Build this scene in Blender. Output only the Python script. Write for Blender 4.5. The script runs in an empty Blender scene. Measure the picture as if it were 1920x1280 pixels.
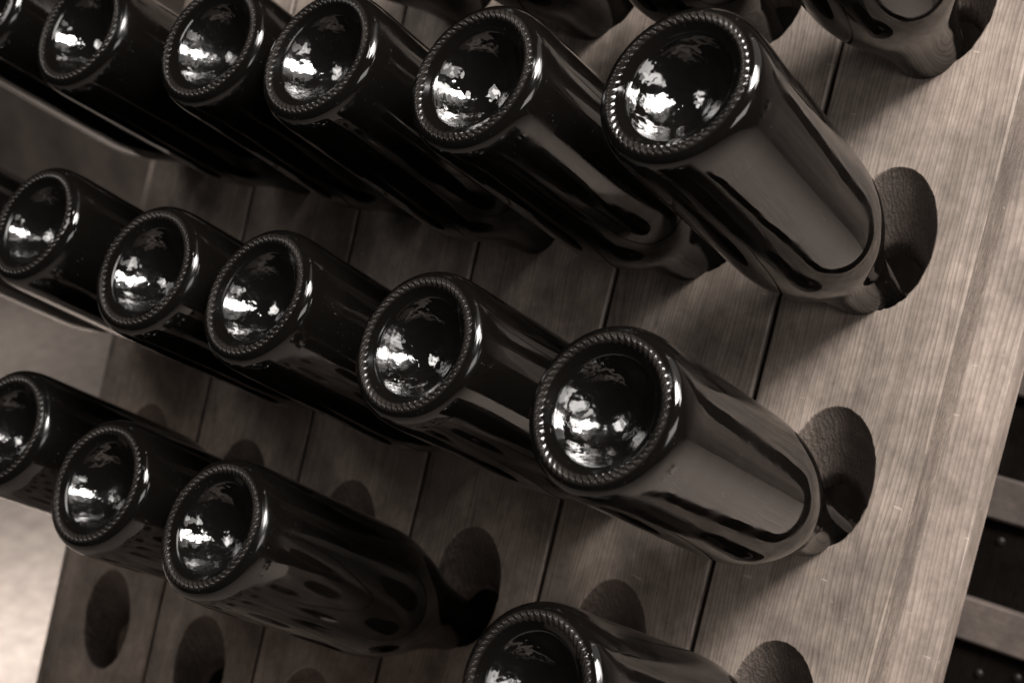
import bpy, math, random
from mathutils import Matrix, Vector, noise

random.seed(7)
scene = bpy.context.scene

# ------------------------------------------------------------------ frame of the rack
U = 0.118                         # width of one plank (m); rack coordinates (u, v, n) count in planks
LEAN = math.radians(22.64)        # the rack leans back like one half of an A-frame
PITCH = 1.2531                    # distance between rows of holes
ROWS = range(-2, 9)               # rows of holes down to the floor
V_TOP, V_LOW = 2.5 * PITCH, -8.5 * PITCH
SL, CL = math.sin(LEAN), math.cos(LEAN)
Z0 = -V_LOW * CL * U              # puts the foot of the rack on the floor


def vec(u, v, n):                 # direction in the rack frame -> world
    return Vector((u, v * SL - n * CL, v * CL + n * SL))


def pos(u, v, n):                 # point in the rack frame -> world
    return vec(u, v, n) * U + Vector((0, 0, Z0))


# ------------------------------------------------------------------ camera
cam_data = bpy.data.cameras.new('camera')
cam = bpy.data.objects.new('camera', cam_data)
scene.collection.objects.link(cam)
cx, cy, cz = vec(0.80141, 0.23025, -0.55202), vec(-0.22088, 0.97163, 0.08460), vec(0.55583, 0.05413, 0.82953)
m = Matrix((cx, cy, cz)).transposed().to_4x4()
m.translation = pos(7.8549, -1.8293, 6.6192)
cam.matrix_world = m
cam_data.sensor_width = 36.0
cam_data.lens = 2501.6 / 1920 * 36
cam_data.clip_start = 0.02
cam_data.clip_end = 60
cam_data.dof.use_dof = True
cam_data.dof.focus_distance = 0.71
cam_data.dof.aperture_fstop = 8.5
scene.camera = cam

# ------------------------------------------------------------------ light
world = bpy.data.worlds.new('World')
scene.world = world
world.use_nodes = True
bg = world.node_tree.nodes['Background']
bg.inputs['Color'].default_value = (1.0, 0.92, 0.86, 1)
bg.inputs['Strength'].default_value = 0.015


def lamp(name, kind, loc, aim, watts, col=(1, 0.95, 0.91), **kw):
    d = bpy.data.lights.new(name, kind)
    d.energy = watts
    d.color = col
    for k, val in kw.items():
        setattr(d, k, val)
    o = bpy.data.objects.new(name, d)
    scene.collection.objects.link(o)
    o.location = loc
    o.rotation_euler = (Vector(aim) - Vector(loc)).to_track_quat('-Z', 'Y').to_euler()
    return o


MID = pos(4.5, -2.2, 0.5)


def toward(u, v, n, dist):
    return MID + vec(u, v, n).normalized() * dist


# cellar windows on the right, running back past the rack: key light and hard highlights in the glass
lamp('window_light', 'AREA', toward(0.95, 1.28, 0.95, 1.9), MID, 62, shape='RECTANGLE', size=0.58, size_y=0.52)
lamp('window_light', 'AREA', toward(1.30, 1.25, 0.45, 1.9), MID, 15, shape='RECTANGLE', size=0.45, size_y=0.62)
lamp('window_light', 'AREA', toward(0.45, 0.95, 1.05, 1.9), MID, 3.0, shape='RECTANGLE', size=0.18, size_y=0.36)
# dim fill added overhead, no real fitting
lamp('overhead_fill', 'AREA', toward(0.75, 1.35, 0.35, 1.7), MID, 4, shape='ELLIPSE', size=1.7, size_y=1.3)
# light added from the left front: fill and small highlights in the punts
lamp('room_light', 'AREA', toward(-0.50, 0.42, 0.85, 2.0), MID, 6.5, shape='RECTANGLE', size=0.75, size_y=0.45)
# light added for sparkle in the glass; side fill added for the row gaps
lamp('sparkle_light', 'AREA', toward(0.05, 0.95, 1.0, 2.2), MID, 1.2, shape='DISK', size=0.09)
lamp('side_fill', 'AREA', toward(1.2, 0.22, 0.75, 1.15), MID, 2.5, shape='RECTANGLE', size=0.60, size_y=0.30)
# lamps behind the rack that light the floor on either side
lamp('floor_lamp', 'SPOT', (1.45, 0.45, 1.00), (1.45, 0.70, 0.3), 76, spot_size=math.radians(150), spot_blend=0.6, shadow_soft_size=0.08)
lamp('floor_lamp', 'SPOT', (-0.76, 0.06, 0.46), (-0.95, 0.25, 0.0), 23, spot_size=math.radians(125), spot_blend=1.0, shadow_soft_size=0.08)
lamp('floor_lamp', 'SPOT', (-2.10, 0.78, 0.50), (-2.05, 0.85, 0.0), 3.2, spot_size=math.radians(115), spot_blend=1.0, shadow_soft_size=0.08)

scene.view_settings.view_transform = 'Standard'
scene.view_settings.look = 'None'
scene.view_settings.exposure = 0.0
scene.view_settings.gamma = 1.0
scene.view_settings.use_curve_mapping = False
scene.cycles.max_bounces = 10
scene.cycles.glossy_bounces = 6
scene.cycles.sample_clamp_indirect = 6


# ------------------------------------------------------------------ helpers
def link(o, parent=None):
    scene.collection.objects.link(o)
    if parent is not None:
        o.parent = parent
    return o


def mesh_data(name, verts, faces, mats, midx=None, smooth=False):
    me = bpy.data.meshes.new(name)
    me.from_pydata([tuple(p) for p in verts], [], faces)
    for mt in mats:
        me.materials.append(mt)
    if midx:
        me.polygons.foreach_set('material_index', midx)
    if smooth is True:
        me.polygons.foreach_set('use_smooth', [True] * len(faces))
    elif smooth:
        me.polygons.foreach_set('use_smooth', smooth)
    me.update()
    return me


def obj(name, me, parent=None):
    return link(bpy.data.objects.new(name, me), parent)


def tag(o, label, cat, group=None):
    o['label'] = label
    o['category'] = cat
    if group:
        o['group'] = group
    return o


def struct(o):
    o['kind'] = 'structure'
    return o


def nodes(name):
    mt = bpy.data.materials.new(name)
    mt.use_nodes = True
    nt = mt.node_tree
    return mt, nt, nt.nodes['Principled BSDF']


def N(nt, kind, **kw):
    n = nt.nodes.new(kind)
    for k, val in kw.items():
        if k.startswith('i_'):
            n.inputs[k[2:].replace('_', ' ')].default_value = val
        else:
            setattr(n, k, val)
    return n


def mix_col(nt, fac, a, b, blend='MIX'):
    n = nt.nodes.new('ShaderNodeMix')
    n.data_type = 'RGBA'
    n.blend_type = blend
    for sock, val in ((n.inputs[0], fac), (n.inputs[6], a), (n.inputs[7], b)):
        if hasattr(val, 'is_output'):
            nt.links.new(val, sock)
        else:
            sock.default_value = val
    return n.outputs[2]


def math_n(nt, op, a, b=None, c=None, clamp=False):
    n = nt.nodes.new('ShaderNodeMath')
    n.operation = op
    n.use_clamp = clamp
    for i, val in enumerate((a, b, c)):
        if val is None:
            continue
        if hasattr(val, 'is_output'):
            nt.links.new(val, n.inputs[i])
        else:
            n.inputs[i].default_value = val
    return n.outputs[0]


def ramp(nt, fac, stops):
    n = nt.nodes.new('ShaderNodeValToRGB')
    el = n.color_ramp.elements
    while len(el) < len(stops):
        el.new(0.5)
    for e, (p, c) in zip(el, stops):
        e.position = p
        e.color = (c, c, c, 1) if isinstance(c, (int, float)) else (*c, 1)
    nt.links.new(fac, n.inputs[0])
    return n.outputs[0]


def wood(name, light, dark, rough=0.42, ring=400.0, sawn=0.0, bump=0.12, saw_scale=(420, 160, 420), saw_depth=0.0006):
    """plain-sawn softwood, grain along local y, growth rings round a pith far below the face"""
    mt, nt, bsdf = nodes(name)
    L = nt.links.new
    tc = N(nt, 'ShaderNodeTexCoord')
    info = N(nt, 'ShaderNodeObjectInfo')
    off = N(nt, 'ShaderNodeCombineXYZ')
    L(math_n(nt, 'MULTIPLY_ADD', info.outputs['Random'], 0.30, 0.10), off.inputs[0])
    L(math_n(nt, 'MULTIPLY', info.outputs['Random'], 37.0), off.inputs[1])
    L(math_n(nt, 'MULTIPLY_ADD', info.outputs['Random'], 0.05, 0.05), off.inputs[2])
    p = N(nt, 'ShaderNodeVectorMath', operation='ADD')
    L(tc.outputs['Object'], p.inputs[0])
    L(off.outputs[0], p.inputs[1])
    # slow waviness of the trunk
    mp = N(nt, 'ShaderNodeMapping')
    mp.inputs['Scale'].default_value = (9, 2.2, 9)
    L(p.outputs[0], mp.inputs[0])
    warp = N(nt, 'ShaderNodeTexNoise', i_Scale=1.0, i_Detail=2.0)
    L(mp.outputs[0], warp.inputs['Vector'])
    sep = N(nt, 'ShaderNodeSeparateXYZ')
    L(p.outputs[0], sep.inputs[0])
    w = math_n(nt, 'MULTIPLY_ADD', warp.outputs['Fac'], 0.030, -0.015)
    x = math_n(nt, 'ADD', sep.outputs[0], w)
    z = math_n(nt, 'ADD', sep.outputs[2], w)
    r = math_n(nt, 'SQRT', math_n(nt, 'ADD', math_n(nt, 'MULTIPLY', x, x), math_n(nt, 'MULTIPLY', z, z)))
    mw = N(nt, 'ShaderNodeMapping')
    mw.inputs['Scale'].default_value = (150, 9, 150)
    L(p.outputs[0], mw.inputs[0])
    wob = N(nt, 'ShaderNodeTexNoise', i_Scale=1.0, i_Detail=2.0)
    L(mw.outputs[0], wob.inputs['Vector'])
    r = math_n(nt, 'MULTIPLY_ADD', wob.outputs['Fac'], 0.0075, r)
    band = math_n(nt, 'FRACT', math_n(nt, 'MULTIPLY', r, ring))
    rings = ramp(nt, band, [(0.0, 0.0), (0.55, 0.35), (0.88, 1.0), (1.0, 0.0)])
    # fibres
    mf = N(nt, 'ShaderNodeMapping')
    mf.inputs['Scale'].default_value = (520, 13, 520)
    L(p.outputs[0], mf.inputs[0])
    fib = N(nt, 'ShaderNodeTexNoise', i_Scale=1.0, i_Detail=3.0)
    L(mf.outputs[0], fib.inputs['Vector'])
    # broad stains and handling wear
    st = N(nt, 'ShaderNodeTexNoise', i_Scale=16.0, i_Detail=4.0, i_Roughness=0.6)
    L(p.outputs[0], st.inputs['Vector'])
    streak = N(nt, 'ShaderNodeMapping')
    streak.inputs['Scale'].default_value = (60, 3, 60)
    L(p.outputs[0], streak.inputs[0])
    sk = N(nt, 'ShaderNodeTexNoise', i_Scale=1.0, i_Detail=2.0)
    L(streak.outputs[0], sk.inputs['Vector'])
    base = mix_col(nt, math_n(nt, 'MULTIPLY', rings, 0.78), (*light, 1), (*dark, 1))
    base = mix_col(nt, ramp(nt, fib.outputs['Fac'], [(0.35, 0.0), (0.72, 0.13)]), base, (*dark, 1))
    base = mix_col(nt, ramp(nt, sk.outputs['Fac'], [(0.40, 0.0), (0.70, 0.45)]), base, (*dark, 1))
    grime = ramp(nt, st.outputs['Fac'], [(0.30, 0.52), (0.60, 1.14)])
    base = mix_col(nt, 1.0, base, grime, 'MULTIPLY')
    base = mix_col(nt, 1.0, base, ramp(nt, info.outputs['Random'], [(0.0, 0.80), (1.0, 1.06)]), 'MULTIPLY')
    mo_m = N(nt, 'ShaderNodeMapping')
    mo_m.inputs['Scale'].default_value = (150, 95, 150)
    L(p.outputs[0], mo_m.inputs[0])
    mo = N(nt, 'ShaderNodeTexNoise', i_Scale=1.0, i_Detail=5.0, i_Roughness=0.7)
    L(mo_m.outputs[0], mo.inputs['Vector'])
    base = mix_col(nt, 1.0, base, ramp(nt, mo.outputs['Fac'], [(0.3, 0.74), (0.68, 1.15)]), 'MULTIPLY')
    kn_m = N(nt, 'ShaderNodeMapping')
    kn_m.inputs['Scale'].default_value = (8, 2.6, 8)
    L(p.outputs[0], kn_m.inputs[0])
    kn = N(nt, 'ShaderNodeTexVoronoi', i_Scale=1.0)
    L(kn_m.outputs[0], kn.inputs['Vector'])
    base = mix_col(nt, ramp(nt, kn.outputs['Distance'], [(0.025, 0.6), (0.05, 0.35), (0.085, 0.0)]), base, (*dark, 1))
    # tiny pale scratches
    sc_m = N(nt, 'ShaderNodeMapping')
    sc_m.inputs['Scale'].default_value = (70, 330, 70)
    sc_m.inputs['Rotation'].default_value = (0, 0, 0.35)
    L(p.outputs[0], sc_m.inputs[0])
    scr = N(nt, 'ShaderNodeTexNoise', i_Scale=1.0, i_Detail=1.0)
    L(sc_m.outputs[0], scr.inputs['Vector'])
    base = mix_col(nt, ramp(nt, scr.outputs['Fac'], [(0.785, 0.0), (0.81, 0.42)]), base, tuple(min(1, c * 1.55) for c in light) + (1,))
    h = math_n(nt, 'ADD', math_n(nt, 'MULTIPLY', rings, 0.6), math_n(nt, 'MULTIPLY', fib.outputs['Fac'], 0.7))
    if sawn:
        ms = N(nt, 'ShaderNodeMapping')
        ms.inputs['Scale'].default_value = saw_scale
        L(p.outputs[0], ms.inputs[0])
        saw = N(nt, 'ShaderNodeTexNoise', i_Scale=1.0, i_Detail=3.0, i_Roughness=0.7)
        L(ms.outputs[0], saw.inputs['Vector'])
        base = mix_col(nt, math_n(nt, 'MULTIPLY', ramp(nt, saw.outputs['Fac'], [(0.35, 0.0), (0.68, 1.0)]), sawn), base, (*dark, 1))
        h = math_n(nt, 'ADD', h, math_n(nt, 'MULTIPLY', saw.outputs['Fac'], 2.2))
    L(base, bsdf.inputs['Base Color'])
    L(ramp(nt, st.outputs['Fac'], [(0.3, rough + 0.14), (0.7, rough - 0.06)]), bsdf.inputs['Roughness'])
    b = N(nt, 'ShaderNodeBump', i_Strength=0.5 if sawn else bump, i_Distance=saw_depth)
    L(h, b.inputs['Height'])
    L(b.outputs[0], bsdf.inputs['Normal'])
    bsdf.inputs['Specular IOR Level'].default_value = 0.4
    return mt


LIGHT, DARK = (0.41, 0.342, 0.293), (0.165, 0.131, 0.110)
M_WOOD = wood('planed_softwood', LIGHT, DARK)
M_SAWN = wood('sawn_softwood', (0.36, 0.298, 0.254), (0.12, 0.095, 0.080), rough=0.8, sawn=0.75, saw_depth=0.0012)
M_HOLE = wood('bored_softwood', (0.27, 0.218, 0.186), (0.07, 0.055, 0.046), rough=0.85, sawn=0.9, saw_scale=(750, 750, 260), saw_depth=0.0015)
M_POST = wood('post_softwood', (0.46, 0.385, 0.335), (0.25, 0.20, 0.17), ring=260)
M_SLAT = wood('dark_slat', (0.12, 0.096, 0.083), (0.075, 0.06, 0.052), rough=0.7)  # darker than the rack planks
M_DARKWOOD = wood('shade_dark_board', (0.008, 0.0065, 0.0056), (0.004, 0.0032, 0.0028), rough=0.85)  # near-black colour carries the shade inside and behind the rack
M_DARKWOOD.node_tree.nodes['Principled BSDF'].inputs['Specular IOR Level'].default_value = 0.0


def glass(name, punt):
    mt, nt, bsdf = nodes(name)
    L = nt.links.new
    tc = N(nt, 'ShaderNodeTexCoord')
    info = N(nt, 'ShaderNodeObjectInfo')
    p = N(nt, 'ShaderNodeVectorMath', operation='MULTIPLY_ADD')
    L(info.outputs['Random'], p.inputs[0])
    p.inputs[1].default_value = (3.1, 5.7, 2.3)
    L(tc.outputs['Object'], p.inputs[2])
    bsdf.inputs['Base Color'].default_value = (0.0035, 0.003, 0.0026, 1)
    bsdf.inputs['IOR'].default_value = 1.52
    rough = N(nt, 'ShaderNodeTexNoise', i_Scale=38.0, i_Detail=3.0)
    L(p.outputs[0], rough.inputs['Vector'])
    L(ramp(nt, rough.outputs['Fac'], [(0.42, 0.025), (0.66, 0.13)] if not punt else [(0.38, 0.03), (0.62, 0.20)]), bsdf.inputs['Roughness'])
    # dust: sparse pale specks
    dn = N(nt, 'ShaderNodeTexNoise', i_Scale=900.0, i_Detail=0.0)
    L(p.outputs[0], dn.inputs['Vector'])
    dust = ramp(nt, dn.outputs['Fac'], [(0.79, 0.0), (0.82, 1.0)])
    big = ramp(nt, rough.outputs['Fac'], [(0.5, 0.0), (0.62, 1.0)])
    dm = math_n(nt, 'MULTIPLY', dust, big)
    L(mix_col(nt, math_n(nt, 'MULTIPLY', dm, 0.22), (0.0035, 0.003, 0.0026, 1), (0.22, 0.19, 0.17, 1)), bsdf.inputs['Base Color'])
    # ripples of moulded glass
    big_n = N(nt, 'ShaderNodeTexNoise', i_Scale=26.0 if not punt else 48.0, i_Detail=1.5 if not punt else 2.9)
    L(p.outputs[0], big_n.inputs['Vector'])
    b = N(nt, 'ShaderNodeBump', i_Strength=1.0, i_Distance=0.00035 if not punt else 0.0034)
    hgt = big_n.outputs['Fac']
    if punt:
        # the hollow: outer skin (coat) and wavy inner face of the thick glass reflect separately
        sp = N(nt, 'ShaderNodeSeparateXYZ')
        L(tc.outputs['Object'], sp.inputs[0])
        rr = math_n(nt, 'SQRT', math_n(nt, 'ADD', math_n(nt, 'MULTIPLY', sp.outputs[0], sp.outputs[0]), math_n(nt, 'MULTIPLY', sp.outputs[1], sp.outputs[1])))
        mr_ = N(nt, 'ShaderNodeMapRange', interpolation_type='SMOOTHSTEP')
        L(rr, mr_.inputs['Value'])
        for k_, v_ in (('From Min', 0.025), ('From Max', 0.0295), ('To Min', 1.0), ('To Max', 0.0)):
            mr_.inputs[k_].default_value = v_
        bowl = mr_.outputs[0]
        fine = N(nt, 'ShaderNodeTexNoise', i_Scale=110.0, i_Detail=2.5)
        L(p.outputs[0], fine.inputs['Vector'])
        cb = N(nt, 'ShaderNodeBump', i_Strength=1.0, i_Distance=0.0006)
        L(math_n(nt, 'MULTIPLY', fine.outputs['Fac'], bowl), cb.inputs['Height'])
        L(cb.outputs[0], bsdf.inputs['Coat Normal'])
        L(bowl, bsdf.inputs['Coat Weight'])
        bsdf.inputs['Coat IOR'].default_value = 1.52
        bsdf.inputs['Coat Roughness'].default_value = 0.02
        hgt = math_n(nt, 'MULTIPLY', hgt, bowl)
        L(math_n(nt, 'MULTIPLY_ADD', bowl, 0.45, 1.54), bsdf.inputs['IOR'])
        # scuffed standing ring
        ringm = math_n(nt, 'MULTIPLY', ramp(nt, math_n(nt, 'MULTIPLY', rr, 20.0), [(0.65, 0.0), (0.68, 1.0), (0.735, 1.0), (0.765, 0.0)]),
                       ramp(nt, rough.outputs['Fac'], [(0.35, 0.45), (0.65, 1.0)]))
        rl = bsdf.inputs['Roughness'].links[0].from_socket
        L(mix_col(nt, math_n(nt, 'MULTIPLY', ringm, 0.8), rl, (0.17, 0.17, 0.17, 1)), bsdf.inputs['Roughness'])
        bl = bsdf.inputs['Base Color'].links[0].from_socket
        L(mix_col(nt, math_n(nt, 'MULTIPLY', ringm, 0.28), bl, (0.075, 0.064, 0.056, 1)), bsdf.inputs['Base Color'])
    L(hgt, b.inputs['Height'])
    L(b.outputs[0], bsdf.inputs['Normal'])
    return mt


M_GLASS = glass('dark_bottle_glass', False)
M_BASE = glass('dark_bottle_base_glass', True)
M_CAP, _nt, _b = nodes('crown_cap_metal')
_b.inputs['Base Color'].default_value = (0.35, 0.31, 0.28, 1)
_b.inputs['Metallic'].default_value = 1.0
_b.inputs['Roughness'].default_value = 0.35
M_NAIL, _nt, _b = nodes('dull_nail')
_b.inputs['Base Color'].default_value = (0.022, 0.019, 0.017, 1)
_b.inputs['Metallic'].default_value = 0.6
_b.inputs['Roughness'].default_value = 0.45


def plaster(name, col, sc, lo=0.4):
    mt, nt, bsdf = nodes(name)
    L = nt.links.new
    tc = N(nt, 'ShaderNodeTexCoord')
    a = N(nt, 'ShaderNodeTexNoise', i_Scale=sc, i_Detail=6.0, i_Roughness=0.65)
    L(tc.outputs['Object'], a.inputs['Vector'])
    L(mix_col(nt, 1.0, (*col, 1), ramp(nt, a.outputs['Fac'], [(0.3, lo), (0.7, 1.12)]), 'MULTIPLY'), bsdf.inputs['Base Color'])
    bsdf.inputs['Roughness'].default_value = 0.85
    b = N(nt, 'ShaderNodeBump', i_Strength=0.4, i_Distance=0.01)
    L(a.outputs['Fac'], b.inputs['Height'])
    L(b.outputs[0], bsdf.inputs['Normal'])
    return mt


M_FLOOR = plaster('stone_floor', (0.42, 0.36, 0.32), 26.0, 0.68)
M_WALL = plaster('cellar_plaster', (0.20, 0.168, 0.147), 5.0)

# ------------------------------------------------------------------ setting: floor and rear wall
fl = struct(obj('floor', mesh_data('floor', [(-3, -2, 0), (3, -2, 0), (3, 1.4, 0), (-3, 1.4, 0)], [(0, 1, 2, 3)], [M_FLOOR])))
wl = struct(obj('wall_rear', mesh_data('wall_rear', [(-3, 1.4, 0), (3, 1.4, 0), (3, 1.4, 2.6), (-3, 1.4, 2.6)], [(0, 1, 2, 3)], [M_WALL])))

# ------------------------------------------------------------------ riddling rack
rack = link(bpy.data.objects.new('riddling_rack', None))
mr = Matrix((vec(1, 0, 0), vec(0, 1, 0), vec(0, 0, 1))).transposed().to_4x4()
mr.translation = pos(3.0, V_LOW, 0)
rack.matrix_world = mr
tag(rack, 'wooden riddling rack of wide planks with rows of oval bottle holes', 'rack')

THICK = 0.31
HA, HB = 0.2379, 0.3672


def plank_mesh(name, u_left, u_right, seed):
    """one plank with its own row of oblique oval holes; local x across, y along, z out of the face"""
    rnd = random.Random(seed)
    NSEG = 84
    verts, faces, mi, sm = [], [], [], []
    ch, tk = 0.010, THICK

    def add(x, y, z):
        verts.append((x * U, y * U, z * U))
        return len(verts) - 1

    def quad(a, b, c, d, m_, s_=False):
        faces.append((a, b, c, d))
        mi.append(m_)
        sm.append(s_)

    xl, xr = u_left, u_right
    for row in ROWS:
        yc = -row * PITCH - V_LOW
        y0, y1 = yc - PITCH / 2, yc + PITCH / 2
        angs = [2 * math.pi * k / NSEG for k in range(NSEG)]

        def rect(fx0, fx1):
            pts = []
            corner = [math.atan2(sy * (PITCH / 2), (fx1 if sx > 0 else fx0)) % (2 * math.pi) for sx, sy in ((1, 1), (-1, 1), (-1, -1), (1, -1))]
            snap = {min(range(NSEG), key=lambda k: abs(angs[k] - ca)): ca for ca in corner}
            for k in range(NSEG):
                a = snap.get(k, angs[k])
                dx, dy = math.cos(a), math.sin(a)
                t = 1e9
                if dx > 1e-9: t = min(t, fx1 / dx)
                if dx < -1e-9: t = min(t, fx0 / dx)
                if abs(dy) > 1e-9: t = min(t, PITCH / 2 / abs(dy))
                pts.append((dx * t, dy * t))
            return pts

        jit = [rnd.uniform(-1, 1) * 0.003 for _ in range(NSEG)]

        def ell(a, b, cy, j=1.0, cx_=0.0):
            return [(cx_ + (a + jit[k] * j) * math.cos(t), cy + (b + jit[k] * j) * math.sin(t)) for k, t in enumerate(angs)]

        rings = [(rect(xl + ch, xr - ch), 0.0), (ell(HA + 0.007, HB + 0.007, 0, 0.7), 0.0), (ell(HA, HB, 0, 1.0), -0.008)]
        for s in (0.2, 0.4, 0.6, 0.8, 1.0):
            rings.append((ell(HA * (1 - 0.30 * s), HB * (1 - 0.44 * s), -0.25 * s, 1.0), -0.008 - (tk - 0.008) * s))
        rings.append((rect(xl, xr), -tk))
        ids = []
        for pts, z in rings:
            ids.append([add(px, yc + py, z) for px, py in pts])
        for r in range(len(rings) - 1):
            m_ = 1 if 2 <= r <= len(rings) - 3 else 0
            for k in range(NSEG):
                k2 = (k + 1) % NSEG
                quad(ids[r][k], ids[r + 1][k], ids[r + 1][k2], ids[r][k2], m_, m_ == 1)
        # long edges: chamfer and side
        for side, xx, xin in ((-1, xl, xl + ch), (1, xr, xr - ch)):
            a0, a1 = add(xin, y0, 0), add(xin, y1, 0)
            b0, b1 = add(xx, y0, -ch), add(xx, y1, -ch)
            c0, c1 = add(xx, y0, -tk), add(xx, y1, -tk)
            if side > 0:
                quad(a0, b0, b1, a1, 0)
                quad(b0, c0, c1, b1, 2)
            else:
                quad(a1, b1, b0, a0, 0)
                quad(b1, c1, c0, b0, 2)
    for yy, flip in ((0.0, False), (V_TOP - V_LOW, True)):   # ends
        a = [add(xl + ch, yy, 0), add(xr - ch, yy, 0), add(xr, yy, -ch), add(xr, yy, -tk), add(xl, yy, -tk), add(xl, yy, -ch)]
        faces.append(tuple(a[::-1] if not flip else a))
        mi.append(2)
        sm.append(False)
    me = mesh_data(name, verts, faces, [M_WOOD, M_HOLE, M_SAWN], mi, sm)
    return me


GAP = 0.013
plain = plank_mesh('plank', -0.5 + GAP, 0.5 - GAP, 1)
first = plank_mesh('plank_left', -0.56, 0.5 - GAP, 2)
last = plank_mesh('plank_right', -0.5 + GAP, 0.455, 3)
for c in range(6):
    me = first if c == 0 else last if c == 5 else plain
    o = obj('plank', me, rack)
    tilt = random.uniform(-0.0010, 0.0010)          # boards never sit quite parallel
    o.rotation_euler = (0, 0, tilt)
    o.location = ((c + 0.5 - 3.0) * U + tilt * 0.95, 0, random.uniform(-0.012, 0.0) * U)


def box_mesh(name, x0, x1, y0, y1, z0, z1, mat, ch=0.004):
    """board with chamfered long edges, grain along y"""
    v, f = [], []
    prof = [(x0, z0), (x1, z0), (x1, z1 - ch), (x1 - ch, z1), (x0 + ch, z1), (x0, z1 - ch)]
    for y in (y0, y1):
        v += [(px, y, pz) for px, pz in prof]
    for k in range(6):
        k2 = (k + 1) % 6
        f.append((k, k + 6, k2 + 6, k2)[::-1])
    f.append(tuple(range(6)))
    f.append(tuple(range(11, 5, -1)))
    return mesh_data(name, v, f, [mat])


for x0, x1 in ((2.80, 3.165), (-3.56, -2.88)):       # the two uprights the planks are fixed to
    o = obj('upright', box_mesh('upright', x0 * U, x1 * U, 0.14 * U, (V_TOP - V_LOW) * U, -0.62 * U, -(THICK + 0.075) * U, M_POST, 0.0006), rack)

# ------------------------------------------------------------------ bottle
RB = 0.0443
BODY = [(RB, 0.030), (RB, 0.080), (RB, 0.120), (RB, 0.138), (0.0440, 0.148), (0.0431, 0.158), (0.0414, 0.167), (0.0388, 0.177),
        (0.0353, 0.187), (0.0315, 0.197), (0.0280, 0.207), (0.0250, 0.218), (0.0224, 0.230), (0.0204, 0.243),
        (0.0186, 0.256), (0.0170, 0.270), (0.0157, 0.283), (0.0150, 0.290)]


def lathe(profile, nseg, deform=None):
    verts, faces = [], []
    for i, (r, z) in enumerate(profile):
        for k in range(nseg):
            a = 2 * math.pi * k / nseg
            rr, zz = deform(r, z, a) if deform else (r, z)
            verts.append((rr * math.cos(a), rr * math.sin(a), zz))
    for i in range(len(profile) - 1):
        for k in range(nseg):
            k2 = (k + 1) % nseg
            faces.append((i * nseg + k, i * nseg + k2, (i + 1) * nseg + k2, (i + 1) * nseg + k))
    return verts, faces


def spline(pts, per):
    out = []
    for i in range(len(pts) - 1):
        p0, p1, p2, p3 = pts[max(i - 1, 0)], pts[i], pts[i + 1], pts[min(i + 2, len(pts) - 1)]
        for s in range(per):
            t = s / per
            out.append(tuple(0.5 * (2 * p1[d] + (p2[d] - p0[d]) * t + (2 * p0[d] - 5 * p1[d] + 4 * p2[d] - p3[d]) * t * t
                                    + (3 * p1[d] - p0[d] - 3 * p2[d] + p3[d]) * t ** 3) for d in (0, 1)))
    out.append(pts[-1])
    return out


vb, fb = lathe(spline(BODY, 3), 96)
ME_BODY = mesh_data('bottle_body', vb, fb, [M_GLASS], smooth=True)

# base: heel, knurled standing ring, annulus and the deep punt
BASE = [(0.0004, 0.0255), (0.004, 0.0252), (0.009, 0.0240), (0.014, 0.0215), (0.019, 0.0175), (0.0235, 0.0122), (0.0262, 0.0077),
        (0.0275, 0.0048), (0.0284, 0.0036), (0.0300, 0.0026), (0.0320, 0.0014), (0.0340, 0.0005), (0.0360, 0.0001),
        (0.0380, 0.0005), (0.0399, 0.0014), (0.0415, 0.0029), (0.0427, 0.0052), (0.0435, 0.0087), (0.0440, 0.0130), (0.0442, 0.0180), (RB, 0.0230), (RB, 0.030)]
TEETH = 56


def base_deform(r, z, a):
    # slanted teeth of the standing ring
    w = math.exp(-((r - 0.0351) / 0.0022) ** 4)
    if w > 0.01:
        ph = (a + (r - 0.036) * 26) * TEETH / (2 * math.pi)
        s = ph - math.floor(ph)
        tooth = max(0.0, math.sin(math.pi * min(s / 0.72, 1.0))) ** 0.7
        z -= 0.0009 * w * tooth
    # mould code: small raised dots on the heel
    for k, (da, dz) in enumerate(((0.0, 0.0135), (0.055, 0.0135), (0.11, 0.0135), (0.19, 0.0135), (0.245, 0.0165), (2.5, 0.0135), (2.56, 0.0135), (2.68, 0.0135))):
        d2 = ((a - 3.6 - da) * 0.044) ** 2 + (z - dz) ** 2
        if r > 0.042 and d2 < 2e-5:
            r += 0.0007 * math.exp(-d2 / 0.8e-6)
    return r, z


prof = spline(BASE[:11], 3)[:-1] + spline(BASE[10:15], 5)[:-1] + spline(BASE[14:], 4)
# keep the last ring on the body's first ring
SEG = 384
vb, fb = lathe(prof, SEG, base_deform)
ME_BASE = mesh_data('bottle_base', vb, [tuple(f) for f in fb], [M_BASE], smooth=True)

CAP = [(0.0001, 0.3035), (0.010, 0.3033), (0.0135, 0.3020), (0.0148, 0.2990), (0.0158, 0.2950), (0.0165, 0.2935), (0.0150, 0.2925), (0.0148, 0.289)]
vb, fb = lathe(CAP, 63, lambda r, z, a: (r + (0.0006 * math.cos(21 * a) if r > 0.0153 else 0), z))
ME_CAP = mesh_data('crown_cap', vb, [f[::-1] for f in fb], [M_CAP], smooth=True)

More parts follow.
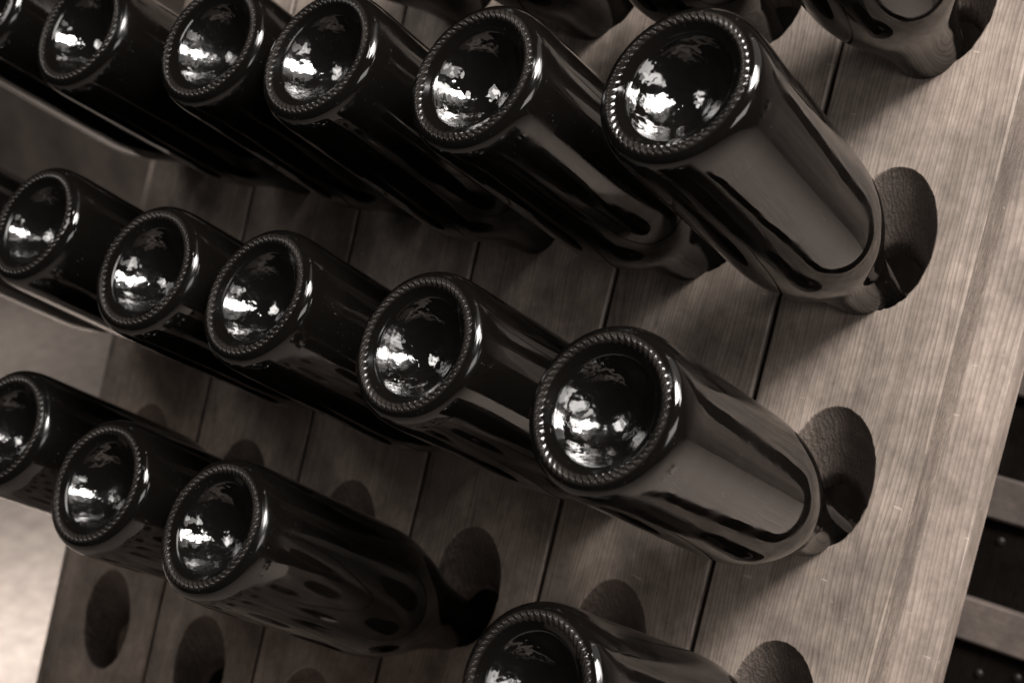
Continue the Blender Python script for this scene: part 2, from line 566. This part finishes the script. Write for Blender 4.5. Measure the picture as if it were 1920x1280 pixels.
# measured base centre (u, v, n) and axis towards the neck
BOTTLES = {
    (1, 1): ((0.307, -1.026, 1.855), (0.071, -0.2288, -0.9709)),
    (1, 2): ((1.354, -1.086, 1.906), (0.039, -0.2092, -0.9771)),
    (1, 3): ((2.386, -1.049, 1.872), (0.0258, -0.2257, -0.9739)),
    (1, 4): ((3.221, -1.049, 1.936), (0.078, -0.2497, -0.9652)),
    (1, 5): ((4.202, -1.053, 1.968), (0.1026, -0.2247, -0.969)),
    (1, 6): ((5.209, -0.972, 1.972), (0.100, -0.253, -0.962)),
    (2, 1): ((0.29, -2.24, 1.90), (0.05, -0.25, -0.9665)),
    (2, 2): ((1.31, -2.21, 1.906), (0.0624, -0.2582, -0.9641)),
    (2, 3): ((2.368, -2.272, 1.953), (0.0257, -0.2431, -0.9697)),
    (2, 4): ((3.18, -2.245, 1.945), (0.1106, -0.2694, -0.9567)),
    (2, 5): ((4.203, -2.26, 1.937), (0.11, -0.2399, -0.9646)),
    (2, 6): ((5.229, -2.293, 1.985), (0.104, -0.228, -0.968)),
    (3, 2): ((1.377, -3.394, 1.859), (0.0364, -0.2728, -0.9614)),
    (3, 3): ((2.322, -3.447, 1.915), (0.056, -0.2682, -0.9617)),
    (3, 4): ((3.199, -3.411, 1.907), (0.102, -0.2922, -0.9509)),
    (3, 6): ((5.169, -3.489, 1.932), (0.1339, -0.2493, -0.9591)),
    (0, 3): ((2.29, 0.24, 1.92), (0.08, -0.25, -0.9649)),
    (0, 4): ((3.27, 0.25, 1.92), (0.08, -0.25, -0.9649)),
    (0, 5): ((4.26, 0.24, 1.92), (0.09, -0.25, -0.9640)),
    (0, 6): ((5.25, 0.25, 1.93), (0.10, -0.25, -0.9631)),
}
ROWNAME = {0: 'cut-off top row', 1: 'upper row', 2: 'middle row', 3: 'lowest row'}
ORD = {6: 'nearest the right rack edge', 5: 'second from the right rack edge', 4: 'third from the right rack edge',
       3: 'fourth from the right rack edge', 2: 'fifth from the right rack edge', 1: 'farthest from the right rack edge'}
SPECIAL = {
    (3, 6): 'dark glass bottle with its base cut by the bottom of the picture',
    (3, 4): 'dark glass bottle with an empty hole on its right, lowest row',
    (3, 3): 'dark glass bottle in the middle of three neighbours, lowest row',
    (3, 2): 'dark glass bottle cut by the left side of the picture, lowest row',
    (2, 1): 'dark glass bottle whose base is out of view, far left of the middle row',
    (1, 1): 'dark glass bottle with only a sliver of base showing, upper left corner',
    (0, 6): 'dark glass bottle shoulder in the hole at the top right corner',
    (0, 5): 'dark glass bottle shoulder second from the top right corner, cut-off top row',
    (0, 4): 'dark glass bottle shoulder third from the top right corner, cut-off top row',
    (0, 3): 'dark glass bottle shoulder fourth from the top right corner, cut-off top row',
}
for key in sorted(BOTTLES):
    (cu, cv, cn), ax = BOTTLES[key]
    rnd = random.Random(key[0] * 10 + key[1])
    z = vec(*ax).normalized()
    x = Vector((1, 0, 0)) - z * z.x
    x.normalize()
    y = z.cross(x)
    mb = Matrix((x, y, z)).transposed().to_4x4() @ Matrix.Rotation(rnd.uniform(-0.5, 0.5) + 0.3, 4, 'Z')
    mb.translation = pos(cu, cv, cn)
    b = link(bpy.data.objects.new('wine_bottle', None))
    b.matrix_world = mb
    b.empty_display_size = 0.03
    tag(b, SPECIAL.get(key, 'dark glass bottle %s in the %s' % (ORD[key[1]], ROWNAME[key[0]])), 'bottle', 'bottles lying neck down in the riddling rack')
    obj('bottle_body', ME_BODY, b)
    obj('bottle_base', ME_BASE, b)
    obj('crown_cap', ME_CAP, b)

# ------------------------------------------------------------------ slatted frame behind the right edge
sf = link(bpy.data.objects.new('slatted_frame', None))
ms = mr.copy()
NB = -3.0
v_floor = V_LOW - NB * SL / CL
ms.translation = pos(5.5, v_floor, NB)
sf.matrix_world = ms
tag(sf, 'dark wooden frame with paler crossbars behind the right rack edge', 'rack')
o = obj('back_board', box_mesh('back_board', -7.9 * U, 2.3 * U, 0, (2.0 - v_floor) * U, -0.30 * U, -0.10 * U, M_DARKWOOD), sf)  # widened out of view to block lit floor behind holes and darken bottle reflections
bar = box_mesh('crossbar', 0, 0.30 * U, -0.95 * U, 0.35 * U, -0.10 * U, 0.0, M_SLAT, 0.002)
for k in range(-5, 7):
    o = obj('crossbar', bar, sf)
    o.rotation_euler = (0, 0, math.radians(90))
    o.location = (0, (-2.76 - 0.87 * k - v_floor) * U, 0)
    o.location.x = 0.0
obj('added_stile', box_mesh('added_stile', 0.96 * U, 2.3 * U, 0, (2.0 - v_floor) * U, -0.098 * U, 0.03 * U, M_DARKWOOD, 0.002), sf)  # added out of view: dark strip for bottle reflections, closes the crossbar ends
vn, fn = lathe([(0.0001, 0.0022), (0.0022, 0.0020), (0.0036, 0.0010), (0.0040, 0.0)], 16)
nail = mesh_data('nail_head', vn, fn, [M_NAIL], smooth=True)
for (u, v) in ((5.62, -1.86), (5.72, -2.90), (5.80, -3.83), (6.05, -3.77)):
    o = obj('nail_head', nail, sf)
    o.location = ((u - 5.5) * U, (v - v_floor) * U, -0.10 * U)
